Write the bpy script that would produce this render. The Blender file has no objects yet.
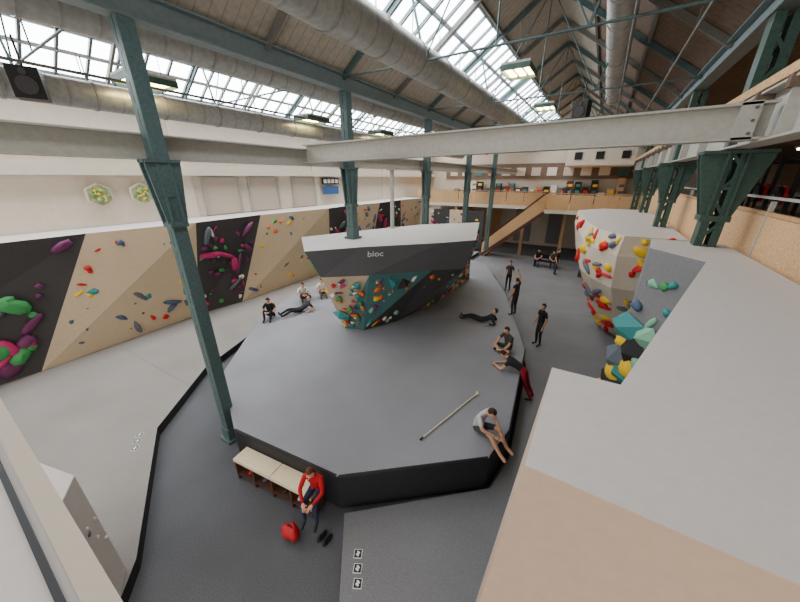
import bpy, math, random
from mathutils import Vector, Matrix
R = random.Random(7)
S = bpy.context.scene

# ------------------------------------------------------------------ materials
def lin(c):
    c = c/255.0
    return c/12.92 if c <= .04045 else ((c+.055)/1.055)**2.4
def C(r, g, b): return (lin(r), lin(g), lin(b), 1)
MATS = {}
def mat(name, col, rough=.8, metal=0, ns=0, na=.15, bump=0, emit=0, planks=None, spec=.3):
    if name in MATS: return MATS[name]
    m = bpy.data.materials.new(name); m.use_nodes = True
    n = m.node_tree.nodes; l = m.node_tree.links; b = n['Principled BSDF']
    b.inputs['Base Color'].default_value = col
    b.inputs['Roughness'].default_value = rough
    b.inputs['Metallic'].default_value = metal
    b.inputs['Specular IOR Level'].default_value = spec
    if emit:
        b.inputs['Emission Color'].default_value = col
        b.inputs['Emission Strength'].default_value = emit
    tc = n.new('ShaderNodeTexCoord')
    cur = None
    if ns:
        t = n.new('ShaderNodeTexNoise'); t.inputs['Scale'].default_value = ns; t.inputs['Detail'].default_value = 6
        l.new(tc.outputs['Object'], t.inputs['Vector'])
        r = n.new('ShaderNodeMapRange'); r.inputs['From Min'].default_value = .3; r.inputs['From Max'].default_value = .7
        r.inputs['To Min'].default_value = 1-na; r.inputs['To Max'].default_value = 1+na
        l.new(t.outputs['Fac'], r.inputs['Value'])
        t2 = n.new('ShaderNodeTexNoise'); t2.inputs['Scale'].default_value = .6; t2.inputs['Detail'].default_value = 3
        l.new(tc.outputs['Object'], t2.inputs['Vector'])
        r2 = n.new('ShaderNodeMapRange'); r2.inputs['From Min'].default_value = .3; r2.inputs['From Max'].default_value = .7
        r2.inputs['To Min'].default_value = 1-na*.4; r2.inputs['To Max'].default_value = 1+na*.4
        l.new(t2.outputs['Fac'], r2.inputs['Value'])
        mu = n.new('ShaderNodeMath'); mu.operation = 'MULTIPLY'
        l.new(r.outputs[0], mu.inputs[0]); l.new(r2.outputs[0], mu.inputs[1])
        cur = mu.outputs[0]
        if bump:
            bp = n.new('ShaderNodeBump'); bp.inputs['Strength'].default_value = bump; bp.inputs['Distance'].default_value = .02
            l.new(t.outputs['Fac'], bp.inputs['Height']); l.new(bp.outputs[0], b.inputs['Normal'])
    if planks:
        ax, sc, depth = planks
        sx = n.new('ShaderNodeSeparateXYZ'); l.new(tc.outputs['Object'], sx.inputs[0])
        m1 = n.new('ShaderNodeMath'); m1.operation = 'MULTIPLY'; m1.inputs[1].default_value = sc
        l.new(sx.outputs[ax], m1.inputs[0])
        fr = n.new('ShaderNodeMath'); fr.operation = 'FRACT'; l.new(m1.outputs[0], fr.inputs[0])
        ra = n.new('ShaderNodeMapRange'); ra.inputs['From Min'].default_value = 0; ra.inputs['From Max'].default_value = .15
        ra.inputs['To Min'].default_value = 1-depth; ra.inputs['To Max'].default_value = 1
        l.new(fr.outputs[0], ra.inputs['Value'])
        if cur:
            mu = n.new('ShaderNodeMath'); mu.operation = 'MULTIPLY'
            l.new(cur, mu.inputs[0]); l.new(ra.outputs[0], mu.inputs[1]); cur = mu.outputs[0]
        else: cur = ra.outputs[0]
    if cur:
        v = n.new('ShaderNodeVectorMath'); v.operation = 'SCALE'; v.inputs[0].default_value = col[:3]
        l.new(cur, v.inputs['Scale']); l.new(v.outputs[0], b.inputs['Base Color'])
    MATS[name] = m
    return m

M_floor = mat('carpet_dark', C(88,89,93), .95, ns=60, na=.3, bump=.25)
M_matR = mat('carpet_mid', C(122,122,125), .95, ns=60, na=.22, bump=.2)
M_plat = mat('carpet_platform', C(137,138,144), .95, ns=60, na=.22, bump=.2)
M_matL = mat('carpet_left', C(140,135,131), .95, ns=60, na=.2, bump=.2)
M_side = mat('mat_side_vinyl', C(42,42,45), .6, ns=8, na=.1)
M_block = mat('painted_ply_pale', C(204,197,192), .8, ns=14, na=.03)
M_tan = mat('painted_ply_tan', C(188,164,145), .8, ns=14, na=.04)
M_white = mat('plaster_white', C(222,210,194), .9, ns=5, na=.04)
M_wood = mat('climbing_ply', C(206,186,158), .75, ns=25, na=.08)
M_wood2 = mat('climbing_ply_beige', C(216,204,186), .75, ns=25, na=.05)
M_dark = mat('climbing_dark', C(68,66,68), .8, ns=30, na=.12)
M_gray = mat('climbing_grey', C(120,120,122), .8, ns=30, na=.08)
M_teal = mat('climbing_teal', C(70,112,112), .7, ns=20, na=.08)
M_steelL = mat('painted_steel_light', C(172,170,162), .55, .0, ns=12, na=.08)
M_steelG = mat('painted_steel_green', C(78,98,98), .5, .1, ns=18, na=.18)
M_steelG2 = mat('painted_steel_green_dark', C(60,84,76), .5, .1, ns=18, na=.18)
M_steelB = mat('painted_steel_blue', C(118,132,134), .5, .1, ns=12, na=.1)
M_purlin = mat('roof_purlin', C(112,110,104), .7, .1, ns=12, na=.1)
M_duct = mat('galvanised_duct', C(166,166,162), .42, .4, ns=10, na=.14, planks=('Y', 2.0, .3))
M_board = mat('roof_boards', C(162,152,138), .9, ns=10, na=.12, planks=('Y', 4.0, .4))
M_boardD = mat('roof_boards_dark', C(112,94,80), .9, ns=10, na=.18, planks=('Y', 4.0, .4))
M_glaze = mat('skylight_glazing', (.92,.96,1,1), .3, emit=14)
M_bar = mat('glazing_bar', C(92,100,102), .5, .2)
M_osb = mat('osb_wood', C(206,166,122), .8, ns=22, na=.22)
M_stairw = mat('stair_wood', C(186,146,106), .7, ns=15, na=.12)
M_black = mat('black_metal', C(30,30,32), .5)
M_redp = mat('red_paint', C(180,26,34), .5)
M_lamp = mat('lamp_lens', (1,.78,.36,1), .3, emit=22)
M_tube = mat('added_tube_emitter', (1,.90,.74,1), .3, emit=14)  # glow of the added tubes, brightens the gallery
M_bench = mat('bench_plywood', C(226,210,176), .6, ns=12, na=.06)
M_benchd = mat('bench_dark_wood', C(84,54,46), .7, ns=12, na=.1)
M_print = mat('white_print', C(228,228,228), .8)
M_sign = mat('sign_green', C(140,150,104), .6, ns=9, na=.5)
M_beige = mat('panel_beige', C(192,180,164), .8)
M_blue = mat('banner_blue', C(60,100,150), .8)

HC = {'red': C(200,30,36), 'pink': C(176,44,100), 'purple': C(104,46,88), 'yellow': C(232,190,40), 'blue': C(74,92,118),
      'green': C(62,144,82), 'orange': C(220,104,40), 'white': C(228,224,216), 'black': C(38,38,40), 'teal': C(56,134,134), 'mint': C(130,186,156), 'slate': C(92,102,112)}
HM = {k: mat('hold_'+k, v, .55, ns=20, na=.05) for k, v in HC.items()}

# ------------------------------------------------------------------ mesh builder
class MB:
    def __init__(s): s.v=[]; s.f=[]; s.m=[]; s.mats=[]; s.sm=[]
    def mi(s, m):
        if m not in s.mats: s.mats.append(m)
        return s.mats.index(m)
    def add(s, vs, fs, m, smooth=False):
        o = len(s.v); s.v += [tuple(v) for v in vs]; i = s.mi(m)
        for f in fs: s.f.append([a+o for a in f]); s.m.append(i); s.sm.append(smooth)
    def prism(s, poly, z0, z1, m, mtop=None):
        n = len(poly)
        a = sum(poly[i][0]*poly[(i+1)%n][1]-poly[(i+1)%n][0]*poly[i][1] for i in range(n))
        if a < 0: poly = poly[::-1]
        vs = [(x,y,z0) for x,y in poly]+[(x,y,z1) for x,y in poly]
        s.add(vs, [[i,(i+1)%n,n+(i+1)%n,n+i] for i in range(n)]+[list(range(n))[::-1]], m)
        s.add([(x,y,z1) for x,y in poly], [list(range(n))], mtop or m)
    def box(s, c, d, m, rz=0):
        cx,cy,cz=c; X,Y,Z=d[0]/2,d[1]/2,d[2]/2; ca,sa=math.cos(rz),math.sin(rz)
        p=[(-X,-Y),(X,-Y),(X,Y),(-X,Y)]
        q=[(cx+a*ca-b*sa, cy+a*sa+b*ca) for a,b in p]
        vs=[(x,y,cz-Z) for x,y in q]+[(x,y,cz+Z) for x,y in q]
        s.add(vs,[[0,1,5,4],[1,2,6,5],[2,3,7,6],[3,0,4,7],[3,2,1,0],[4,5,6,7]],m)
    def frame(s, p0, p1, up=None):
        p0=Vector(p0);p1=Vector(p1);d=(p1-p0).normalized()
        u=Vector(up) if up else (Vector((0,0,1)) if abs(d.z)<.95 else Vector((0,1,0)))
        x=d.cross(u).normalized(); u=x.cross(d).normalized()
        return p0,p1,x,u
    def beam(s, p0, p1, w, h, m, up=None, off=(0,0)):
        p0,p1,x,u=s.frame(p0,p1,up)
        vs=[]
        for p in (p0,p1):
            for a,b in ((-w/2,-h/2),(w/2,-h/2),(w/2,h/2),(-w/2,h/2)):
                vs.append(p+x*(a+off[0])+u*(b+off[1]))
        s.add(vs,[[0,1,5,4],[1,2,6,5],[2,3,7,6],[3,0,4,7],[3,2,1,0],[4,5,6,7]],m)
    def ibeam(s,p0,p1,w,h,m,t=.03,up=None):
        s.beam(p0,p1,t,h-2*t,m,up)
        s.beam(p0,p1,w,t,m,up,(0,h/2-t/2)); s.beam(p0,p1,w,t,m,up,(0,-h/2+t/2))
    def cyl(s,p0,p1,r0,r1,m,n=12,smooth=True,caps=True):
        p0,p1,x,u=s.frame(p0,p1); vs=[]
        for p,r in ((p0,r0),(p1,r1)):
            for i in range(n):
                a=2*math.pi*i/n; vs.append(p+x*(math.cos(a)*r)+u*(math.sin(a)*r))
        s.add(vs,[[i,(i+1)%n,n+(i+1)%n,n+i] for i in range(n)],m,smooth)
        if caps: s.add(vs,[list(range(n))[::-1],list(range(n,2*n))],m)
    def ell(s,c,axes,m,nu=12,nv=8,fn=None):
        c=Vector(c); ax=[Vector(a) for a in axes]; vs=[]
        for j in range(nv+1):
            th=math.pi*j/nv
            for i in range(nu):
                ph=2*math.pi*i/nu
                d=(math.sin(th)*math.cos(ph),math.sin(th)*math.sin(ph),math.cos(th))
                k=fn(d) if fn else 1
                vs.append(c+(ax[0]*d[0]+ax[1]*d[1]+ax[2]*d[2])*k)
        s.add(vs,[[j*nu+i,(j+1)*nu+i,(j+1)*nu+(i+1)%nu,j*nu+(i+1)%nu] for j in range(nv) for i in range(nu)],m,True)
    def quad(s,a,b,c,d,m): s.add([a,b,c,d],[[0,1,2,3]],m)
    def build(s,name,parent=None,bevel=0):
        me=bpy.data.meshes.new(name); me.from_pydata(s.v,[],s.f)
        for m in s.mats: me.materials.append(m)
        me.polygons.foreach_set('material_index',s.m); me.polygons.foreach_set('use_smooth',s.sm)
        me.update()
        ob=bpy.data.objects.new(name,me); S.collection.objects.link(ob)
        if parent: ob.parent=parent
        if bevel:
            import bmesh
            bm=bmesh.new(); bm.from_mesh(me); bmesh.ops.remove_doubles(bm,verts=bm.verts,dist=.0005)
            bmesh.ops.recalc_face_normals(bm,faces=bm.faces); bm.to_mesh(me); bm.free()
            b=ob.modifiers.new('b','BEVEL'); b.width=bevel; b.segments=3; b.limit_method='ANGLE'
        return ob
def empty(name, loc=(0,0,0)):
    e=bpy.data.objects.new(name,None); S.collection.objects.link(e); e.location=loc; e.empty_display_size=.2; return e

# ------------------------------------------------------------------ climbing holds
def hold(mb,p,n,r,m,kind=None,rot=None):
    n=Vector(n).normalized(); p=Vector(p)
    t=n.cross(Vector((0,0,1))); t=t.normalized() if t.length>.05 else Vector((1,0,0))
    b=n.cross(t); a=R.uniform(0,6.28) if rot is None else rot
    x=t*math.cos(a)+b*math.sin(a); y=-t*math.sin(a)+b*math.cos(a)
    kind=kind or R.choice('aabbc')
    if kind=='v':
        k=R.choice((3,4,5)); vs=[p+(x*math.cos(6.283*i/k)+y*math.sin(6.283*i/k)*.8)*r for i in range(k)]
        vs.append(p+n*r*.5+x*r*.15)
        mb.add(vs,[[i,(i+1)%k,k] for i in range(k)],m)
        return
    sx,sy,sz={'a':(1,.65,.5),'b':(.8,.75,.55),'c':(1.5,.45,.4),'d':(1.25,.42,.55)}[kind]
    s1,s2=R.uniform(0,6),R.uniform(0,6)
    mb.ell(p+n*r*.12,(x*r*sx,y*r*sy,n*r*sz),m,9,6,lambda d:1+.16*math.sin(3*d[0]+s1)+.12*math.cos(4*d[1]+s2))
def scatter(mb,q,n,pal,r0,r1,kinds=None,margin=.07):
    q=[Vector(a) for a in q]
    nr=(q[1]-q[0]).cross(q[3]-q[0])
    if nr.length<1e-5: nr=(q[2]-q[0]).cross(q[3]-q[0])
    nr.normalize()
    cen=sum(q,Vector())/4
    if nr.dot(Vector((0,0,6.2))-cen)<0: nr=-nr
    for i in range(n):
        u=R.uniform(margin,1-margin); v=R.uniform(margin,1-margin)
        p=(q[0]*(1-u)+q[1]*u)*(1-v)+(q[3]*(1-u)+q[2]*u)*v
        hold(mb,p,nr,R.uniform(r0,r1),HM[R.choice(pal)],R.choice(kinds) if kinds else None)

# ------------------------------------------------------------------ room shell
mb=MB(); mb.prism([(-16.5,-5),(9,-5),(9,33),(-16.5,33)],-.2,0,M_floor); mb.build('floor')
mb=MB(); mb.box((-16.4,14,4.4),(.2,38,9),M_white)
for y in range(-1,33,8): mb.box((-16.26,y+.6,5.6),(.12,.5,6.6),M_white)
mb.build('wall_left')
mb=MB(); mb.beam((-16.1,-5,6.45),(-16.1,32.9,6.45),.35,.3,M_white); mb.beam((-16.05,-5,7.6),(-16.05,32.9,7.6),.15,.12,M_steelL); mb.build('trim_1')
mb=MB(); mb.box((-3.7,33.1,6),(25.5,.2,12.4),M_beige); mb.build('wall_back')
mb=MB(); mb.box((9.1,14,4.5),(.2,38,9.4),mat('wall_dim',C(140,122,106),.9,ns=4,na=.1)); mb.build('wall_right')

VX=[-16.3,-6.9,1.8]; ZV=8.95; ZR=12.0
RX=[-11.6,-2.55]
Y0,Y1=-4,32.9
def slope(mb,xa,za,xb,zb,s0,s1,m,th=.12,y0=Y0,y1=Y1):
    A=(xa+(xb-xa)*s0, za+(zb-za)*s0); B=(xa+(xb-xa)*s1, za+(zb-za)*s1)
    vs=[]
    for dz in (0,th):
        vs+=[(A[0],y0,A[1]+dz),(B[0],y0,B[1]+dz),(B[0],y1,B[1]+dz),(A[0],y1,A[1]+dz)]
    mb.add(vs,[[0,1,2,3],[7,6,5,4],[0,4,5,1],[1,5,6,2],[2,6,7,3],[3,7,4,0]],m)
mb=MB()
slope(mb,VX[0],ZV,RX[0],ZR,0,.12,M_board); slope(mb,VX[0],ZV,RX[0],ZR,.72,1,M_board)
slope(mb,RX[0],ZR,VX[1],ZV,0,1,M_board)
slope(mb,VX[1],ZV,RX[1],ZR,0,.3,M_board); slope(mb,VX[1],ZV,RX[1],ZR,.64,1,M_board)
slope(mb,RX[1],ZR,VX[2],ZV,0,.3,M_board)
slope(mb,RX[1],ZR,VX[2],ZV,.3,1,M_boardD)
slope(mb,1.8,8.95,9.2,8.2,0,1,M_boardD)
for xa,za,xb,zb in ((VX[0],ZV,RX[0],ZR),(RX[0],ZR,VX[1],ZV),(VX[1],ZV,RX[1],ZR),(RX[1],ZR,VX[2],ZV)):
    for s in (.3,.66):
        x=xa+(xb-xa)*s; z=za+(zb-za)*s-.06
        mb.beam((x,Y0,z),(x,Y1,z),.07,.1,M_purlin)
mb.build('ceiling')
def skylight(name,xa,za,xb,zb,s0,s1):
    mb=MB(); A=Vector((xa+(xb-xa)*s0,0,za+(zb-za)*s0)); B=Vector((xa+(xb-xa)*s1,0,za+(zb-za)*s1))
    up=Vector((0,0,.05))
    mb.quad(A+up+Vector((0,Y0,0)),B+up+Vector((0,Y0,0)),B+up+Vector((0,Y1,0)),A+up+Vector((0,Y1,0)),M_glaze)
    y=Y0
    while y<Y1:
        mb.beam(A+Vector((0,y,0)),B+Vector((0,y,0)),.07,.09,M_bar); y+=.75
    for s in (0,.5,1):
        p=A.lerp(B,s); mb.beam(p+Vector((0,Y0,0)),p+Vector((0,Y1,0)),.08,.1,M_bar)
    mb.build(name)
skylight('window_1',VX[0],ZV,RX[0],ZR,.12,.72)
skylight('window_2',VX[1],ZV,RX[1],ZR,.3,.64)

for i,x in enumerate((-6.9,1.8)):
    mb=MB(); mb.ibeam((x,Y0,8.72),(x,Y1,8.72),.28,.4,M_steelB); mb.build('valley_beam')
YG=[2.87,8.05,13.35,18.65,23.95,29.25]
def truss(y,xa,xr,xb,full):
    mb=MB(); m=M_steelG if full else M_purlin
    mb.beam((xa,y,ZV-.1),(xr,y,ZR-.12),.08,.14,m); mb.beam((xr,y,ZR-.12),(xb,y,ZV-.1),.08,.14,m)
    if full:
        w=xb-xa; zt=ZV-.1
        mb.cyl((xa,y,zt),(xb,y,zt),.026,.026,m,6)
        q1=xa+w*.3; q2=xb-w*.3
        pts=[(xa+w*.25,(ZV+ZR)/2),(xb-w*.25,(ZV+ZR)/2)]
        for (px,pz),q in zip(pts,(q1,q2)):
            mb.beam((q,y,zt),(px,y,pz-.1),.05,.05,m); mb.cyl((q,y,zt),(xr,y,ZR-.2),.02,.02,m,6)
        mb.cyl((xr,y,zt),(xr,y,ZR-.2),.018,.018,m,6)
    mb.build('roof_truss')
ys=[-2.55]+YG
for y in ys:
    truss(y,VX[0],RX[0],VX[1],True); truss(y,VX[1],RX[1],VX[2],True)
    truss(y+2.65,VX[0],RX[0],VX[1],False); truss(y+2.65,VX[1],RX[1],VX[2],False)

def duct(x,z,r,y0,y1):
    mb=MB(); mb.cyl((x,y0,z),(x,y1,z),r,r,M_duct,24)
    y=y0
    while y<y1:
        mb.cyl((x,y,z),(x,y+.06,z),r+.02,r+.02,M_duct,24); y+=1.5
        mb.beam((x,y,z+r),(x,y,z+r+.5),.02,.02,M_bar)
    mb.build('ventilation_duct')
duct(-11,8.05,.3,-4,28); duct(-8.3,8.85,.3,-4,26); duct(-4.6,8.95,.38,-4,26); duct(-.4,9.75,.3,0,20)
for x,z in ((-.1,8.9),(.9,8.75),(-9.6,8.2)):
    mb=MB(); mb.cyl((x,-4,z),(x,31,z),.03,.03,M_purlin,8)
    for y in range(-3,31,3): mb.beam((x,y,z),(x,y,z+.35),.015,.015,M_bar)
    mb.build('ceiling_pipe')

# girders
mb=MB(); mb.ibeam((-7.15,-4.5,6.72),(-7.15,32.7,6.72),.3,.42,M_steelL); mb.build('steel_girder')
mb=MB(); mb.ibeam((-7.0,6.5,6.80),(1.7,6.5,6.90),.3,.44,M_steelL)
mb.box((1.45,6.5,6.9),(.2,.3,.46),M_steelL)
for z in (6.75,6.9,7.05): mb.cyl((1.5,6.33,z),(1.5,6.36,z),.02,.02,M_bar,6)
mb.build('steel_girder')
mb=MB(); mb.ibeam((1.8,-4.5,6.98),(1.8,30,6.98),.34,.66,M_steelL)
for y in range(-4,30,2): mb.box((1.8,y,6.98),(.3,.03,.6),M_steelL)
mb.build('steel_girder')
mb=MB(); mb.ibeam((2.7,-4.5,7.1),(2.7,30,7.1),.2,.34,M_steelL); mb.build('steel_girder')
mb=MB()
mb.prism([(1.6,-4.5),(9,-4.5),(9,30),(1.6,30)],7.32,7.44,M_osb); 
for y in range(-4,30,1): mb.beam((1.6,y,7.25),(9,y,7.25),.1,.14,M_boardD)
mb.build('upper_timber_floor')
mb=MB(); mb.cyl((-7.0,10.7,4.32),(-7.0,10.7,6.5),.08,.08,M_steelL,14); mb.box((-7.0,10.7,6.49),(.3,.3,.03),M_steelL); mb.box((-7.0,10.7,4.32),(.3,.3,.03),M_steelL)
mb.build('support_post')

def column(x,y,zb,zt,zc,w,cap,m,along):
    mb=MB(); h=w/2
    for s in (-1,1):
        mb.beam((x+s*h,y,zb),(x+s*h,y,zt),.04,w*1.1,m,up=(0,1,0))
        mb.beam((x+s*(h-.05),y-w*.5,zb),(x+s*(h-.05),y-w*.5,zt),.1,.025,m,up=(0,1,0))
        mb.beam((x+s*(h-.05),y+w*.5,zb),(x+s*(h-.05),y+w*.5,zt),.1,.025,m,up=(0,1,0))
    z=zb+.3; k=1
    while z<zt-.4:
        for yy in (-w*.53,w*.53):
            mb.beam((x-k*h,y+yy,z),(x+k*h,y+yy,z+.4),.05,.015,m,up=(0,1,0))
        z+=.4; k=-k
    mb.box((x,y,zb+.03),(w*1.9,w*1.9,.06),m); mb.box((x,y,zb+.2),(w*1.35,w*1.35,.34),m)
    for s in (-1,1):
        for (dx,dy) in ((0,1),(1,0)):
            c=cap if (dy if along=='y' else dx) else cap*.5
            for o in (-w*.45,w*.45):
                def P(a,z): return (x+dx*s*a+dy*o, y+dy*s*a+dx*o, z)
                vs=[]
                for e in (-.02,.02):
                    for a,z in ((h,zc-1.1),(h+.06,zc-1.1),(c,zc-.12),(c,zc),(h,zc)):
                        q=P(a,z); vs.append((q[0]+dy*e,q[1]+dx*e,q[2]))
                mb.add(vs,[[0,1,2,3,4],[9,8,7,6,5],[0,5,6,1],[1,6,7,2],[2,7,8,3],[3,8,9,4],[4,9,5,0]],m)
    mb.box((x,y,zc-.02),((cap*2 if along=='x' else cap*1.1),(cap*2 if along=='y' else cap*1.1),.05),m)
    mb.box((x,y,zc-1.12),(w*1.5,w*1.4,.1),m); mb.box((x,y,zc-.6),(w*1.3,w*1.25,.06),m)
    for z in (zc-1.0,zc-.8,zc-.4,zc-.25):
        for a in (-.1,.1):
            mb.cyl((x+a,y-w*.56,z),(x+a,y-w*.62,z),.018,.018,m,6)
    mb.build('steel_column')
for y in YG[:5]: column(-6.85,y-.02,0 if y<3 else (4.31 if y<10 else .95),8.5,6.5,.22,.28,M_steelG,'y')
for y in YG[:5]: column(1.85,y,0 if y>3 else .18,8.5,6.63,.28,.46,M_steelG2,'x')

# ------------------------------------------------------------------ mats
PL=[(-6.0,2.55),(-3.19,2.9),(-.85,4.86),(-.68,5.8),(-1.1,9.7),(-2.9,14.5),(-5.5,19.7),(-8,20.8),(-11.2,18),(-12,13),(-11.9,9.5),(-10.75,6.5),(-8.35,3.62)]
mb=MB(); mb.prism(PL,0,.95,M_side,M_plat); mb.build('bouldering_mat_platform',bevel=.07)
LM=[(-5.45,.35),(-8.5,1.88),(-10.2,3.96),(-11.2,6.5),(-12.1,10),(-12.3,13),(-11.5,18.5),(-8,21.5),(-8,26),(-15.1,26),(-15.1,-5),(-4.3,-5),(-4.4,-.5)]
mb=MB(); mb.prism(LM,0,.25,M_side,M_matL)
for a,b in (((-15,3.0),(-9.6,3.2)),((-15,8.2),(-11.6,8.4)),((-15,13.5),(-12.4,13.5)),((-15,-1.5),(-7,-1.2))):
    mb.beam((a[0],a[1],.252),(b[0],b[1],.252),.012,.004,M_gray)
mb.build('bouldering_mat')
RM=[(-3.0,2.8),(-1.2,.5),(-1,-4),(2.2,-4),(2.2,27),(-7.5,26.8),(-7.5,21.3),(-5.0,20.0),(-2.6,14.7),(-1.0,9.8),(-.6,5.8),(-.76,4.8)]
mb=MB(); mb.prism(RM,0,.18,M_side,M_matR)
for a,b in (((-.8,9),(1.6,9.6)),((-1.5,11),(1.6,11.8)),((-2.6,15),(1.0,15.8)),((-.4,5),(1.8,6)),((-4.2,18),(.3,18.6)),((-.1,4),(-.9,22))):
    mb.beam((a[0],a[1],.182),(b[0],b[1],.182),.012,.004,M_gray)
mb.build('bouldering_mat')
def picto(x,y,z,a):
    mb=MB()
    mb.box((x,y,z+.003),(.14,.14,.006),M_print,a); mb.box((x,y,z+.006),(.12,.12,.006),M_side,a)
    mb.box((x,y,z+.009),(.07,.03,.006),M_print,a+.6); mb.box((x,y,z+.011),(.03,.08,.006),M_print,a+.2)
    mb.build('floor_pictogram')
for p in ((-2.34,2.4),(-2.21,2.23),(-2.08,2.07)): picto(p[0],p[1],.18,.5)
for k in range(3): picto(-8.2-k*.2,1.3+k*.12,.25,.6)
mb=MB(); mb.cyl((-2.24,4.55,.985),(-1.73,6.54,.985),.016,.016,M_bench,10); mb.cyl((-2.26,4.47,.985),(-2.24,4.56,.985),.024,.018,M_black,10)
mb.box((-1.72,6.58,.985),(.05,.12,.05),M_bench,.25); mb.build('brush_pole')

# bench
e0=Vector((-6.0,2.55,0)); e1=Vector((-3.19,2.9,0)); d=(e1-e0).normalized(); nrm=Vector((d.y,-d.x,0))
A=e0+d*.34; B=e0+d*2.46
mb=MB(); off=nrm*.2
ang=math.atan2(d.y,d.x)
half=(B-A).length/2; mid=(A+B)/2+off
for s in (-1,1):
    c=mid+d*s*(half/2); mb.box((c.x,c.y,.56),(half-.02,.36,.07),M_bench,ang)
mb.box((mid.x,mid.y,.16),(half*2-.04,.34,.03),M_benchd,ang)
for t in (-1,-.5,0,.5,1):
    c=mid+d*t*(half-.03); mb.box((c.x,c.y,.26),(.04,.34,.52),M_benchd,ang)
c=mid-nrm*.16; mb.box((c.x,c.y,.27),(half*2-.04,.02,.46),M_benchd,ang)
for k,t in enumerate((-.7,-.3,.25,.6)):
    c=mid+d*t*half; mb.ell((c.x,c.y,.215),((.05,.02,0),(-.02,.12,0),(0,0,.04)),HM[('red','blue','black','white')[k]],8,6)
mb.build('wooden_bench')

# ------------------------------------------------------------------ left climbing wall
seg=[(-4,3.3,-4,1.0,M_dark),(3.3,6.7,1.0,6.2,M_wood),(6.7,10,6.2,8.2,M_dark),(10,14.5,8.2,15,M_wood),(14.5,17,15,17.5,M_dark),(17,20,17.5,19.5,M_wood),(20,23.5,19.5,24,M_dark),(23.5,27,24,27,M_wood)]
tx=[-14.2,-14.6,-14.3,-14.6,-14.2,-14.5,-14.2,-14.5,-14.3]; bx=[-14.9,-14.6,-15,-14.7,-15,-14.7,-15,-14.8,-15]
cw=empty('climbing_wall')
mb=MB(); hb=MB()
pals=[['purple','pink','green','purple','slate'],['red','red','blue','yellow','slate','red'],['pink','purple','green','white','purple'],['yellow','orange','slate','green','red'],['pink','white','red'],['red','yellow','blue'],['red','white','green'],['orange','blue']]
for i,(t0,t1,b0,b1,m) in enumerate(seg):
    q=[(bx[i],b0,.25),(bx[i+1],b1,.25),(tx[i+1],t1,4.45),(tx[i],t0,4.45)]
    mb.quad(*q,m); mb.quad((tx[i],t0,4.45),(tx[i+1],t1,4.45),(-16.28,t1,4.45),(-16.28,t0,4.45),M_block)
    mb.quad((bx[i],b0,.25),(bx[i],b0,0),(bx[i+1],b1,0),(bx[i+1],b1,.25),m)
    n={0:40,1:62,2:46,3:80}.get(i,34)
    scatter(hb,q,n,pals[i],.06,.17)
    if i==0:
        for k in range(22):
            scatter(hb,[(-14.75,-1.5,.5),(-14.7,1.0,.5),(-14.45,1.9,3.0),(-14.5,-1.5,3.0)],1,['purple','pink','green','purple','slate','green','purple'],.22,.45,'ab')
    if m is M_wood: scatter(hb,q,6,['slate','blue'],.18,.28,'d'); scatter(hb,q,4,['slate','teal'],.2,.35,'v')
    else: scatter(hb,q,8,['purple','pink','slate'],.2,.34,'c')
mb.build('panels',cw); hb.build('climbing_holds',cw)

for y,z in ((4.4,5.6),(5.75,5.6)):
    mb=MB()
    for r,x,m in ((.44,-16.06,M_white),(.38,-16.02,M_sign)):
        vs=[(x,y+r*math.cos(math.pi/3*k+.5),z+r*math.sin(math.pi/3*k+.5)) for k in range(6)]
        vs2=[(x-.1,a,b) for _,a,b in vs]
        mb.add(vs+vs2,[[0,1,2,3,4,5]]+[[i,i+6,(i+1)%6+6,(i+1)%6] for i in range(6)],m)
    for k in range(14): mb.ell((-15.99,y+R.uniform(-.2,.2),z+R.uniform(-.2,.2)),((.02,0,0),(0,.05,0),(0,0,.05)),HM[R.choice(['green','yellow','mint','yellow'])],6,4)
    mb.build('hexagon_sign')
mb=MB()
for k,y in enumerate((9.2,11.6,14.5)):
    mb.box((-16.25,y,5.35),(.1,1.7,1.7),M_beige); mb.box((-16.2,y,6.22),(.14,1.9,.08),M_steelL)
    mb.box((-16.2,y-.9,5.35),(.14,.08,1.7),M_steelL); mb.box((-16.2,y+.9,5.35),(.14,.08,1.7),M_steelL)
mb.build('window_3')
mb=MB(); mb.box((-16.1,16.8,6.0),(.08,1.6,.4),M_black); 
for k in range(4): mb.box((-16.05,16.25+k*.37,6.0),(.02,.26,.26),M_print)
mb.box((-16.1,16.8,5.4),(.06,1.5,.5),M_blue)
mb.build('wall_sign')

# ------------------------------------------------------------------ central boulder
T=[(-6.7,5.75),(-5.7,7.07),(-4.0,8.85),(-3.2,9.9),(-4.5,14.2),(-6.4,12.2),(-7.6,9.6),(-8.5,7.25)]
Mi=[(-6.95,6.5),(-5.9,7.6),(-4.5,9.4),(-3.7,10.5),(-5.0,14.9),(-6.8,13.2),(-7.8,10.2),(-8.3,7.7)]
Bs=[(-7.25,7.7),(-6.5,7.9),(-5.9,9.2),(-5.4,12),(-5.4,16.2),(-6.4,16.0),(-7.7,11),(-7.8,8.4)]
zm=[3.3,3.25,3.2,3.1,2.6,2.6,3,3.2]
bo=empty('climbing_boulder'); mb=MB(); hb=MB()
Tv=[(x,y,4.3) for x,y in T]; Mv=[(x,y,z) for (x,y),z in zip(Mi,zm)]; Bv=[(x,y,.952) for x,y in Bs]
M_top=mat('boulder_top_grey',C(196,193,191),.8,ns=14,na=.04)
mb.add(Tv,[list(range(8))],M_top)
M_dg=mat('climbing_dark_grey',C(98,98,101),.8,ns=30,na=.08)
um=[M_dg,M_dg,M_dg,M_wood2,M_wood,M_dark,M_wood,M_wood2]; lm=[M_teal,M_dark,M_dg,M_wood,M_dark,M_dark,M_wood,M_teal]
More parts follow.
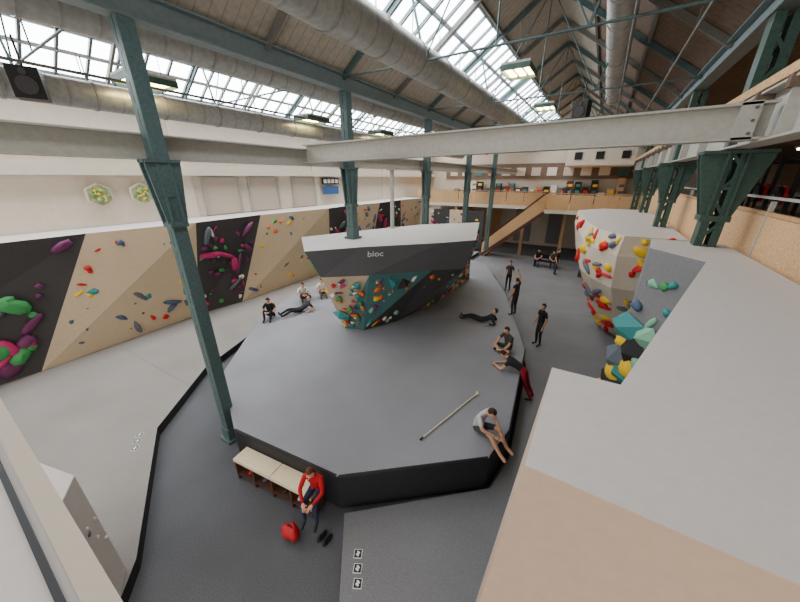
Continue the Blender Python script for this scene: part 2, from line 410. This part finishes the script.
for i in range(8):
    j=(i+1)%8
    mb.quad(Mv[i],Mv[j],Tv[j],Tv[i],um[i])
    mb.add([Bv[i],Bv[j],Mv[j]],[[0,1,2]],lm[i]); mb.add([Bv[i],Mv[j],Mv[i]],[[0,1,2]],[M_wood,M_teal,M_dark,M_dg,M_dark,M_wood,M_dark,M_wood2][i])
    if i in(0,1,2,3,7,6):
        scatter(hb,[Bv[i],Bv[j],Mv[j],Mv[i]],42,['orange','red','teal','yellow','green','white','orange','mint','purple','pink'],.05,.15)
        scatter(hb,[Bv[i],Bv[j],Mv[j],Mv[i]],3,['slate','teal','black','purple'],.22,.36,'v')
    if i==3: scatter(hb,[Mv[i],Mv[j],Tv[j],Tv[i]],18,['teal','orange','black'],.08,.18)
    if i==7: scatter(hb,[Mv[i],Mv[j],Tv[j],Tv[i]],24,['yellow','green','red','mint','yellow','teal'],.06,.16)
mb.build('shell',bo); hb.build('climbing_holds',bo)
cu=bpy.data.curves.new('lettering','FONT'); cu.body='bloc'; cu.size=.3; cu.extrude=.005
cu.materials.append(M_print); to=bpy.data.objects.new('lettering',cu); S.collection.objects.link(to); to.parent=bo
a=Vector(Tv[1]); b=Vector(Tv[2]); ex=(b-a).normalized(); dn=(Vector(Mv[1])-a); dn=(dn-ex*dn.dot(ex)).normalized(); ez=ex.cross(-dn)
P=a+ex*.15+dn*.36+ez*.03
to.matrix_world=Matrix(((ex.x,-dn.x,ez.x,P.x),(ex.y,-dn.y,ez.y,P.y),(ex.z,-dn.z,ez.z,P.z),(0,0,0,1)))

# ------------------------------------------------------------------ beige boulder (right)
T=[(-.8,18.3),(-.1,12.9),(.25,11.6),(.8,10.6),(2.17,10.7),(2.25,20),(.3,20)]
M0=[(-.85,18.3),(-.2,12.9),(.15,11.7),(.75,10.75),(2.17,10.8),(2.25,20),(.3,20)]
Mi=[(-.6,18.2),(-.12,13.2),(.25,12.1),(.85,11.2),(2.17,11.2),(2.25,20),(.3,19.8)]
Lo=[(.1,18),(.45,14.2),(.8,13.2),(1.3,12.5),(2.2,12.2),(2.25,19.5),(.5,19.5)]
Bs=[(.6,18),(.95,15.2),(1.2,14.6),(1.55,14.2),(2.2,13.6),(2.25,19.3),(.7,19.3)]
rings=[[(x,y,4.7) for x,y in T],[(x,y,4.1) for x,y in M0],[(x,y,3.0) for x,y in Mi],[(x,y,1.5) for x,y in Lo],[(x,y,.182) for x,y in Bs]]
bo=empty('climbing_boulder'); mb=MB(); hb=MB()
mb.add(rings[0],[list(range(7))],M_block)
for r in range(4):
    for i in range(7):
        j=(i+1)%7; a,b=rings[r],rings[r+1]
        mb.add([b[i],b[j],a[j]],[[0,1,2]],M_wood2,i in(1,2)); mb.add([b[i],a[j],a[i]],[[0,1,2]],M_wood2,i in(1,2))
        if i in (0,1,2,3): scatter(hb,[b[i],b[j],a[j],a[i]],[3,6,6,5][i],['red','yellow','slate','yellow','red','red'],.12,.24,'accd',.15)
mb.build('shell',bo); hb.build('climbing_holds',bo)

# ------------------------------------------------------------------ near right block
mb=MB(); hb=MB(); bo=empty('climbing_block')
top=[(-.05,1.15),(-.05,2.05),(.34,2.07),(1.58,6.37),(.97,7.2),(1.1,8.4),(2.25,8.4),(2.25,1.15)]
bot=[(-.42,1.15),(-.42,2.05),(.1,2.1),(1.58,6.37),(.97,7.2),(1.1,8.4),(2.25,8.4),(2.25,1.15)]
n=len(top); tv=[(x,y,5) for x,y in top]; bv=[(x,y,.182) for x,y in bot]
mb.add(tv,[list(range(n))[::-1]],M_block)
ms=[M_tan,M_tan,M_dark,M_gray,M_gray,M_gray,M_tan,M_tan]
for i in range(n):
    j=(i+1)%n; mb.quad(bv[i],bv[j],tv[j],tv[i],ms[i])
mb.build('shell',bo)
scatter(hb,[(1.58,6.37,2.2),(.97,7.2,2.2),(.97,7.2,4.9),(1.58,6.37,4.9)],14,['mint','green','white','teal','blue'],.05,.12)
nf=Vector((-.83,-.61,0)).normalized()
for x,y,z,r,c,kk in ((1.0,7.1,3.4,.42,'teal','v'),(1.15,6.9,3.05,.42,'black','v'),(.98,7.15,2.7,.42,'slate','v'),(1.25,6.8,3.4,.3,'mint','v'),(1.1,7.0,2.4,.4,'teal','v'),(1.02,7.1,2.0,.5,'black','v'),(.95,7.2,1.7,.35,'yellow','a'),(1.05,7.1,2.3,.28,'yellow','b'),(1.12,7.0,1.9,.26,'green','a'),(1.3,6.75,2.9,.22,'mint','a'),(1.0,7.15,3.1,.2,'yellow','a'),(.98,7.2,1.3,.35,'teal','v'),(1.2,6.9,2.65,.26,'yellow','b'),(1.05,7.1,3.9,.14,'blue','b'),(1.15,7.0,4.4,.1,'mint','a')):
    hold(hb,Vector((x,y,z))+nf*.02,nf,r,HM[c],kk)
hb.build('climbing_holds',bo)

# near-left parapet and training wall
mb=MB(); mb.box((-2.7,-.45,4.9),(4.6,.82,.8),M_block)
mb.box((-2.7,-.075,5.305),(4.6,.014,.014),M_black); mb.box((-2.7,-.025,5.26),(4.6,.05,.1),M_beige)
mb.build('parapet_wall')
mb=MB(); hb=MB(); bo=empty('training_wall')
mb.prism([(-5.4,.2),(-4.94,-.05),(-5.2,-1.4),(-6.9,-1.2),(-6.44,-.09)],.252,2.4,M_block)
mb.build('shell',bo,bevel=.01)
scatter(hb,[(-4.94,-.05,.4),(-5.15,-1.2,.4),(-5.15,-1.2,2.3),(-4.94,-.05,2.3)],8,['slate','white'],.04,.07)
scatter(hb,[(-5.4,.2,.4),(-4.94,-.05,.4),(-4.94,-.05,2.3),(-5.4,.2,2.3)],5,['slate','white'],.03,.05)
hb.build('climbing_holds',bo)

# ------------------------------------------------------------------ right mezzanine
mb=MB(); mb.prism([(2.3,-4.5),(9,-4.5),(9,30),(2.3,30)],4.25,4.5,M_boardD,mat('mezz_floor',C(120,108,100),.8,ns=10,na=.1)); mb.build('mezzanine_floor')
mb=MB()
y=-2.0
while y<26:
    mb.box((2.38,y+.95,5.07),(.04,1.86,1.1),M_osb); mb.box((2.38,y,5.15),(.06,.05,1.4),M_steelL); y+=1.9
mb.beam((2.38,-2,5.9),(2.38,26,5.9),.05,.04,M_steelL); mb.beam((2.38,-2,5.66),(2.38,26,5.66),.06,.06,M_stairw)
mb.build('wooden_balustrade')
def rack(y0):
    mb=MB()
    for y in (y0,y0+1.2,y0+2.4):
        for x in (3.9,4.9): mb.beam((x,y,4.5),(x,y,6.7),.08,.08,M_black)
        mb.beam((3.9,y,6.6),(4.9,y,6.6),.06,.06,M_black)
        mb.cyl((3.6,y,5.8),(5.2,y,5.8),.02,.02,M_steelL,8)
        for x in (3.65,3.75,5.05,5.15): mb.cyl((x-.03,y,5.8),(x+.03,y,5.8),.22,.22,M_redp if x in(3.75,5.05) else M_black,16)
    for x in (3.9,4.9):
        for z in (4.9,6.65): mb.beam((x,y0,z),(x,y0+2.4,z),.06,.06,M_black)
    mb.build('weight_rack')
rack(11.6); rack(17)

# ------------------------------------------------------------------ back gallery and stairs
mb=MB()
mb.prism([(-3.2,24.8),(2.2,24.8),(2.2,32.9),(-15,32.9),(-15,27.3),(-3.2,27.3)],3.85,4.1,M_white,M_osb)
for x0,x1,y in ((-3.1,2.2,24.85),(-15,-3.2,27.35)):
    x=x0
    while x<x1-.5:
        w=min(1.4,x1-x); mb.box((x+w/2,y,4.62),(w-.05,.04,1.0),M_osb); x+=1.4
    mb.beam((x0,y,5.2),(x1,y,5.2),.08,.06,M_stairw)
for x in (-14,-11,-8,-5,-2,.5): mb.box((x,27.6,1.93),(.25,.25,3.84),M_stairw)
mb.build('gallery')
mb=MB(); N=22
for k in range(N):
    x=-7.4+4.2*k/N; z=.18+3.92*(k+1)/N
    mb.box((x+.1,25.6,z-.02),(.26,1.3,.04),M_stairw); mb.box((x+.2,25.6,z-.1),(.02,1.3,.17),M_stairw)
for y in (24.9,26.3):
    a=(-7.5,y,.18); b=(-3.22,y,4.1)
    mb.add([(a[0],y-.03,a[2]),(b[0],y-.03,b[2]-.3),(b[0],y-.03,b[2]+1.05),(a[0],y-.03,a[2]+1.1),(a[0],y+.03,a[2]),(b[0],y+.03,b[2]-.3),(b[0],y+.03,b[2]+1.05),(a[0],y+.03,a[2]+1.1)],
        [[0,1,2,3],[7,6,5,4],[0,4,5,1],[1,5,6,2],[2,6,7,3],[3,7,4,0]],M_osb)
    mb.beam((a[0],y,a[2]+1.22),(b[0],y,b[2]+1.17),.07,.07,M_benchd)
    mb.beam((a[0],y-.04,a[2]+.1),(b[0],y-.04,b[2]-.2),.05,.22,M_benchd)
mb.build('wooden_staircase')
mb=MB(); mb.box((-.6,29,7.75),(4.4,.2,1.3),M_white); mb.box((-.6,30.9,7.1),(4.4,3.7,.12),M_white)
for x in (-2.0,-.6,1.0): mb.box((x,28.86,7.75),(.5,.06,.5),M_black)
mb.build('upper_office')
mb=MB()
for k in range(24):
    x=-13+k*.62; h=R.uniform(.9,2.2); mb.box((x,32.4,4.1+h/2),(.5,.5,h),R.choice([M_benchd,M_stairw,M_black,M_dark,M_osb,M_teal,M_white]))
    for z in (4.6,5.1,5.6):
        if z<4.1+h: mb.box((x+.05,32.13,z),(.34,.05,.2),HM[R.choice(['red','blue','white','yellow','teal'])])
mb.build('gallery_shelving')
for k,(x,y) in enumerate(((-11.5,29.3),(-8.7,29.5),(-5.8,29.4),(-.4,27.5))):
    mb=MB(); mb.cyl((x,y,4.82),(x,y,4.86),.45,.45,M_stairw,20); mb.cyl((x,y,4.1),(x,y,4.82),.03,.03,M_black,8); mb.cyl((x,y,4.1),(x,y,4.13),.25,.25,M_black,16); mb.build('cafe_table')
mb=MB()
mb.box((-6,32.88,6.8),(17,.1,1.3),M_boardD)
for k in range(12): mb.box((-13.6+k*1.35,32.8,6.75),(.8,.04,.7),R.choice([M_beige,M_white,M_dark,M_teal,M_stairw]))
mb.build('wall_poster_row')
mb=MB()
for k,x in enumerate((-12,-9,-6,-3,0)):
    mb.box((x,32.9,1.9),(1.5,.1,3.2),R.choice([M_dark,M_stairw,M_osb,M_gray]))
mb.build('door_2')
q=[(-14.6,27.0,.02),(-8.2,27.0,.02),(-8.2,27.0,3.5),(-14.6,27.0,3.5)]
cw=empty('climbing_wall'); mb=MB(); hb=MB()
for k,(m) in enumerate((M_wood,M_dark,M_wood,M_dark)):
    x=-14.6+k*1.6; mb.box((x+.8,27.05,1.88),(1.6,.1,3.3),m)
scatter(hb,q,70,['red','white','yellow','blue','pink'],.06,.18); mb.build('panels',cw); hb.build('climbing_holds',cw)
mb=MB(); mb.box((1.1,22.6,1.98),(2.2,.3,3.6),M_white); mb.box((.0,22.42,1.4),(.5,.06,2.4),M_dark); mb.build('partition_wall')
mb=MB(); mb.box((-2.4,24.0,.6),(1.6,.5,.06),M_black); 
for x in (-3.1,-1.7): mb.box((x,24,.38),(.06,.45,.4),M_black)
mb.box((-2.4,24.2,.9),(1.6,.05,.3),M_black); mb.build('lounge_bench')

# ------------------------------------------------------------------ lamps and speakers
def lamp(x,y,z):
    mb=MB(); mb.box((x,y,z+.09),(.8,1.1,.1),M_steelL)
    for s in (-.27,0,.27): mb.box((x+s,y,z+.03),(.18,1.04,.03),M_lamp)
    for s in (-.4,.4): mb.box((x+s,y,z+.01),(.03,1.1,.14),M_steelG2)
    for s in (-.55,.55): mb.box((x,y+s,z+.01),(.8,.03,.14),M_steelG2)
    for s in (-.4,.4): mb.cyl((x,y+s,z+.1),(x,y+s,z+1.2),.008,.008,M_black,5)
    mb.build('pendant_light')
for x,y,z in ((-2.75,11.1,9.1),(-2.85,16.9,9.1),(-2.85,22,9.1),(-10.2,9.9,8.3),(-10.2,14.6,8.3),(-10.2,4.4,8.4)): lamp(x,y,z)
for x,y,z in ((-11,30,3.75),(-6,30,3.75),(-1,29,3.75),(5,4,7.1),(5,9,7.1),(5,15,7.1),(5,21,7.1),(-10,30.5,6.9)):  # gallery tubes are added fill, put in to lift the dim far end
    mb=MB(); mb.box((x,y,z),(.16,1.5,.06),M_steelL); mb.cyl((x,y-.7,z-.05),(x,y+.7,z-.05),.035,.035,M_tube,10); mb.build('added_tube_light')
def speaker(x,y,z,rz):
    mb=MB(); mb.box((x,y,z),(.45,.35,.55),M_black,rz); mb.cyl((x,y,z+.2),(x,y,z+.8),.02,.02,M_black,8)
    dx,dy=math.sin(rz),-math.cos(rz)
    mb.cyl((x+dx*.17,y+dy*.17,z-.05),(x+dx*.2,y+dy*.2,z-.05),.16,.16,M_dark,16); mb.cyl((x+dx*.17,y+dy*.17,z+.18),(x+dx*.2,y+dy*.2,z+.18),.06,.06,M_dark,12)
    mb.build('loudspeaker')
speaker(-1.1,13.35,8.3,-.3); speaker(-10.2,2.3,7.95,1.2)

# ------------------------------------------------------------------ people
STAND=dict(pel=(0,0,.95),spi=(0,-.01,1.12),che=(0,0,1.33),nec=(0,0,1.49),hea=(0,.03,1.63),sh=(.17,0,1.42),el=(.23,-.02,1.14),wr=(.24,.09,.9),hip=(.09,0,.9),kn=(.1,.03,.5),an=(.11,-.02,.09),toe=(.13,.15,.045))
ARMUP=dict(STAND,shR=(.17,.02,1.46),elR=(.27,.08,1.68),wrR=(.22,.16,1.92))
EDGE=dict(pel=(0,0,.12),spi=(0,0,.28),che=(0,.09,.46),nec=(0,.17,.59),hea=(0,.27,.68),sh=(.17,.12,.53),el=(.24,.26,.3),wr=(.1,.45,.2),hip=(.09,.03,.1),kn=(.13,.44,.11),an=(.14,.5,-.3),toe=(.15,.67,-.36))
EDGE2=dict(EDGE,kn=(.14,.4,.24),an=(.13,.68,-.09),toe=(.14,.84,-.17),wr=(.1,.5,.22),el=(.24,.27,.32),hea=(0,.29,.66))
FLOORP=dict(pel=(0,0,.11),spi=(0,-.02,.28),che=(0,.05,.47),nec=(0,.1,.62),hea=(0,.15,.75),sh=(.17,.07,.55),el=(.25,.2,.35),wr=(.08,.42,.36),hip=(.09,.02,.1),kn=(.13,.38,.42),an=(.12,.5,.08),toe=(.13,.67,.045))
CROSS=dict(FLOORP,kn=(.33,.28,.16),an=(-.05,.4,.08),toe=(-.2,.42,.06),wr=(.2,.35,.2))
LIE=dict(pel=(0,0,.12),spi=(0,-.17,.16),che=(0,-.34,.27),nec=(0,-.44,.39),hea=(0,-.47,.53),sh=(.17,-.38,.32),el=(.25,-.55,.07),wr=(.25,-.3,.06),hip=(.09,.02,.1),kn=(.12,.42,.2),an=(.12,.8,.07),toe=(.14,.84,.2))
LEAN=dict(pel=(0,.25,.9),spi=(0,.4,.99),che=(0,.58,1.07),nec=(0,.72,1.14),hea=(0,.85,1.2),sh=(.17,.65,1.06),el=(.25,.78,.83),wr=(.1,1.02,.82),hip=(.09,.21,.87),kn=(.1,.08,.48),an=(.11,-.12,.09),toe=(.12,.05,.045))
BENCH=dict(EDGE,an=(.13,.42,-.33),toe=(.14,.6,-.4),che=(0,.06,.47),nec=(0,.12,.61),hea=(0,.19,.73))
RAD=dict(pel=.125,spi=.112,che=.13,nec=.055,hd=.05,sh=.062,el=.045,wr=.03,hip=.085,kn=.058,an=.04,toe=.035)
def person(name,pose,org,fwd,top,bottom,hair,skin=C(205,160,130),shoes=C(40,40,45),shorts=False,sleeve=.55,longhair=False,sc=1.0):
    # sc scales the figure about its own ground contact point
    f=Vector((fwd[0],fwd[1],0)).normalized(); r=Vector((f.y,-f.x,0)); o=Vector(org)
    W=lambda p:o+(r*p[0]+f*p[1]+Vector((0,0,p[2])))*sc
    P={}
    for k in ('pel','spi','che','nec','hea'): P[k]=W(pose[k])
    for s,t in ((1,'R'),(-1,'L')):
        for k in ('sh','el','wr','hip','kn','an','toe'):
            a=pose.get(k+t,pose[k]); P[k+t]=W((a[0]*s,a[1],a[2]))
    P['hd']=P['nec'].lerp(P['hea'],.45)
    names=list(k for k in P if k!='hea'); idx={k:i for i,k in enumerate(names)}
    E=[('pel','spi'),('spi','che'),('che','nec'),('nec','hd')]
    for t in 'RL': E+=[('che','sh'+t),('sh'+t,'el'+t),('el'+t,'wr'+t),('pel','hip'+t),('hip'+t,'kn'+t),('kn'+t,'an'+t),('an'+t,'toe'+t)]
    me=bpy.data.meshes.new('body_src'); me.from_pydata([P[k] for k in names],[(idx[a],idx[b]) for a,b in E],[])
    ob=bpy.data.objects.new('body_src',me); S.collection.objects.link(ob)
    sk=ob.modifiers.new('s','SKIN'); sk.use_smooth_shade=True
    sv=me.skin_vertices[0].data
    rad=lambda k: RAD[k if k in RAD else k[:-1]]
    for k in names:
        q=rad(k)*sc; sv[idx[k]].radius=(q,q); sv[idx[k]].use_root=(k=='pel')
    sb=ob.modifiers.new('u','SUBSURF'); sb.levels=2; sb.render_levels=2
    dg=bpy.context.evaluated_depsgraph_get()
    nm=bpy.data.meshes.new_from_object(ob.evaluated_get(dg)); bpy.data.objects.remove(ob)
    e=empty(name,tuple(o))
    mt=[mat('cloth_%d_%d_%d'%tuple(int(c*999) for c in top[:3]),top,.9,ns=30,na=.06),mat('cloth_%d_%d_%d'%tuple(int(c*999) for c in bottom[:3]),bottom,.9,ns=30,na=.06),
        mat('skin_%d'%int(skin[0]*999),skin,.6),mat('cloth_%d_%d_%d'%tuple(int(c*999) for c in shoes[:3]),shoes,.7),mat('hair_%d_%d'%(int(hair[0]*999),int(hair[2]*999)),hair,.7)]
    nm.materials.clear()
    for m in mt: nm.materials.append(m)
    for pl in nm.polygons:
        c=pl.center; best=None
        for a,b in E:
            A,B=P[a],P[b]; d=B-A; t=max(0,min(1,(c-A).dot(d)/max(d.length_squared,1e-6)))
            q=(c-(A+d*t)).length/(rad(a)*(1-t)+rad(b)*t)
            if best is None or q<best[0]: best=(q,a,b,t)
        _,a,b,t=best; i=0
        if a[:2]=='sh' and b[:2]=='el': i=0 if t<sleeve*1.2 or sleeve>=1 else 2
        elif a[:2]=='el': i=0 if sleeve>=1 else 2
        elif b[:3]=='hip' or a[:3]=='hip': i=1 if (not shorts or t<.85 or b[:3]=='hip') else 2
        elif a[:2]=='kn': i=2 if shorts else 1
        elif a[:2]=='an': i=3
        elif (a,b)==('nec','hd'): i=2
        elif a=='pel': i=1 if t<.3 else 0
        pl.material_index=i; pl.use_smooth=True
    bo=bpy.data.objects.new('body',nm); S.collection.objects.link(bo); bo.parent=e; bo.location=-o
    up=(P['hea']-P['nec']).normalized(); fw=(f*1.0-up*up.dot(f)*.9).normalized(); sd=fw.cross(up).normalized(); up2=sd.cross(fw)
    k=sc; hc=P['hea']; hb=MB()
    hb.ell(hc,(sd*.073*k,fw*.092*k,up2*.115*k),mt[2],14,10,lambda d:1-.1*max(0,-d[2])*abs(d[0]))
    hb.ell(hc-fw*.014*k+up2*.018*k,(sd*.083*k,fw*.094*k,up2*.114*k),mt[4],14,10,lambda d:1 if (d[1]<.35 and d[2]>-.45) or d[2]>.55 else .72)
    if longhair: hb.ell(hc-fw*.07*k-up2*.09*k,(sd*.06*k,fw*.045*k,up2*.13*k),mt[4],10,8)
    hb.cyl(hc+fw*.085*k+up2*.01*k,hc+fw*.11*k-up2*.02*k,.008*k,.015*k,mt[2],6)
    for s in (-1,1):
        hb.ell(hc+fw*.083*k+sd*s*.028*k+up2*.012*k,(sd*.011*k,fw*.008*k,up2*.007*k),M_print,6,4)
        hb.ell(hc+fw*.09*k+sd*s*.028*k+up2*.012*k,(sd*.005*k,fw*.004*k,up2*.005*k),M_black,6,4)
        hb.ell(hc+sd*s*.075*k,(sd*.01*k,fw*.02*k,up2*.03*k),mt[2],6,5)
    hb.ell(hc+fw*.083*k-up2*.05*k,(sd*.022*k,fw*.008*k,up2*.006*k),HM['pink'],6,4)
    for t,s in (('R',1),('L',-1)):
        d=(P['wr'+t]-P['el'+t]).normalized(); pn=d.cross(r*s); pn=pn.normalized() if pn.length>.1 else Vector((0,0,1)); ac=pn.cross(d).normalized()
        w=P['wr'+t]; pc=w+d*.05*k
        hb.ell(pc,(ac*.04*k,d*.06*k,pn*.018*k),mt[2],8,6)
        for j,(o1,L) in enumerate(((-.03,.06),(-.01,.075),(.01,.07),(.03,.055))):
            a=pc+d*.045*k+ac*o1*k; b=a+(d*.6*L+pn*-.12*L)*k; c2=b+(d*.4*L-pn*.35*L)*k
            hb.cyl(a,b,.009*k,.008*k,mt[2],6); hb.cyl(b,c2,.008*k,.006*k,mt[2],6)
        a=pc+ac*-.035*k*s; hb.cyl(a,a+(d*.035-ac*.03*s-pn*.01)*k,.011*k,.008*k,mt[2],6)
    h=hb.build('head_and_hands',e); h.location=-o
    return e
BLK=C(32,32,36); DH=C(48,34,27)
person('seated_climber',EDGE2,(-1.32,5.45,.95),(1,-.35),C(200,200,204),C(62,62,68),DH,C(205,155,125),C(205,155,125),shorts=True,sleeve=.6)
person('leaning_climber',LEAN,(-.66,8.15,.18),(-1,.1),C(34,36,38),C(140,28,44),DH,sleeve=.3)
person('seated_climber',CROSS,(-1.6,9.3,.95),(-.6,-.8),C(62,66,54),C(54,70,62),DH,sleeve=.6,shorts=True)
person('lying_climber',LIE,(-3.0,10.9,.96),(-1,-.15),C(36,40,52),C(38,40,46),DH,sleeve=1)
person('standing_climber',STAND,(-.95,11.6,.18),(-.7,-.7),BLK,C(46,46,50),DH,C(180,140,115),BLK,sleeve=.5)
person('standing_climber',ARMUP,(-2.1,12.2,.95),(-.8,.4),C(42,42,46),C(60,46,46),DH,sleeve=.3,sc=.92)
person('standing_climber',STAND,(-3.5,17.4,.18),(-.2,-1),C(66,58,54),BLK,DH,sleeve=.5)
person('seated_woman',BENCH,tuple(e0+d*2.46+nrm*.18+Vector((0,0,.595))),(nrm.x+.3,nrm.y),C(180,22,34),C(46,54,80),C(96,50,32),sleeve=1,longhair=True,sc=.92)
person('seated_climber',FLOORP,(-10.45,6.9,.95),(.6,-.8),BLK,BLK,DH,sleeve=.5)
person('lying_climber',LIE,(-9.8,7.8,.96),(-.3,-1),C(54,54,58),BLK,DH,sleeve=.5)
person('seated_climber',FLOORP,(-10.8,8.9,.95),(.8,-.5),C(222,218,212),C(64,54,50),DH,sleeve=.5)
person('seated_climber',FLOORP,(-10.5,9.8,.95),(.8,-.6),C(228,224,218),C(124,104,94),C(90,60,40),sleeve=.5)
person('seated_climber',BENCH,(-2.9,23.95,.64),(-.2,-1),BLK,C(50,52,60),DH,sleeve=.5)
person('seated_climber',BENCH,(-2.0,23.95,.64),(.2,-1),C(94,88,84),BLK,DH,sleeve=.5)
person('standing_climber',STAND,(-1.6,22.2,.18),(1,-.2),C(42,42,46),C(72,74,80),DH,sleeve=.5)
person('standing_climber',STAND,(-2.2,26.2,4.1),(0,-1),C(64,64,74),BLK,DH,sleeve=.5)
person('standing_climber',STAND,(-6.8,28.3,4.1),(0,-1),C(150,60,50),BLK,DH,sleeve=.5)
person('standing_climber',STAND,(3.4,16.0,4.5),(1,-.3),C(52,60,70),BLK,DH,sleeve=.5)
mb=MB(); g=e0+d*2.4+nrm*.8
mb.ell((g.x-.12,g.y-.0,.13),((.2,.02,0),(-.02,.13,0),(0,0,.13)),M_redp,14,10,lambda d:1+.12*math.sin(5*d[0]+3*d[1]))
mb.cyl((g.x-.22,g.y-.0,.22),(g.x-.12,g.y-.0,.3),.012,.012,M_black,6); mb.cyl((g.x-.12,g.y,.3),(g.x-.02,g.y,.22),.012,.012,M_black,6)
mb.build('gym_bag')
mb=MB()
for s in (0,.13):
    mb.ell((g.x+.38+s,g.y+.28,.045),((.04,0,0),(0,.13,0),(0,0,.045)),M_black,10,8); mb.ell((g.x+.38+s,g.y+.22,.08),((.035,0,0),(0,.05,0),(0,0,.05)),M_black,10,8)
mb.build('climbing_shoes')

# ------------------------------------------------------------------ world / camera
w=bpy.data.worlds.new('World'); S.world=w; w.use_nodes=True
bg=w.node_tree.nodes['Background']; bg.inputs[0].default_value=(1,.94,.86,1); bg.inputs[1].default_value=2.1
cd=bpy.data.cameras.new('camera'); cd.sensor_width=36; cd.lens=13.77; cd.clip_start=.05; cd.clip_end=200
co=bpy.data.objects.new('camera',cd); S.collection.objects.link(co); S.camera=co
co.location=(0,0,6.2); co.rotation_euler=(math.radians(90-21.9),0,math.radians(31.8))
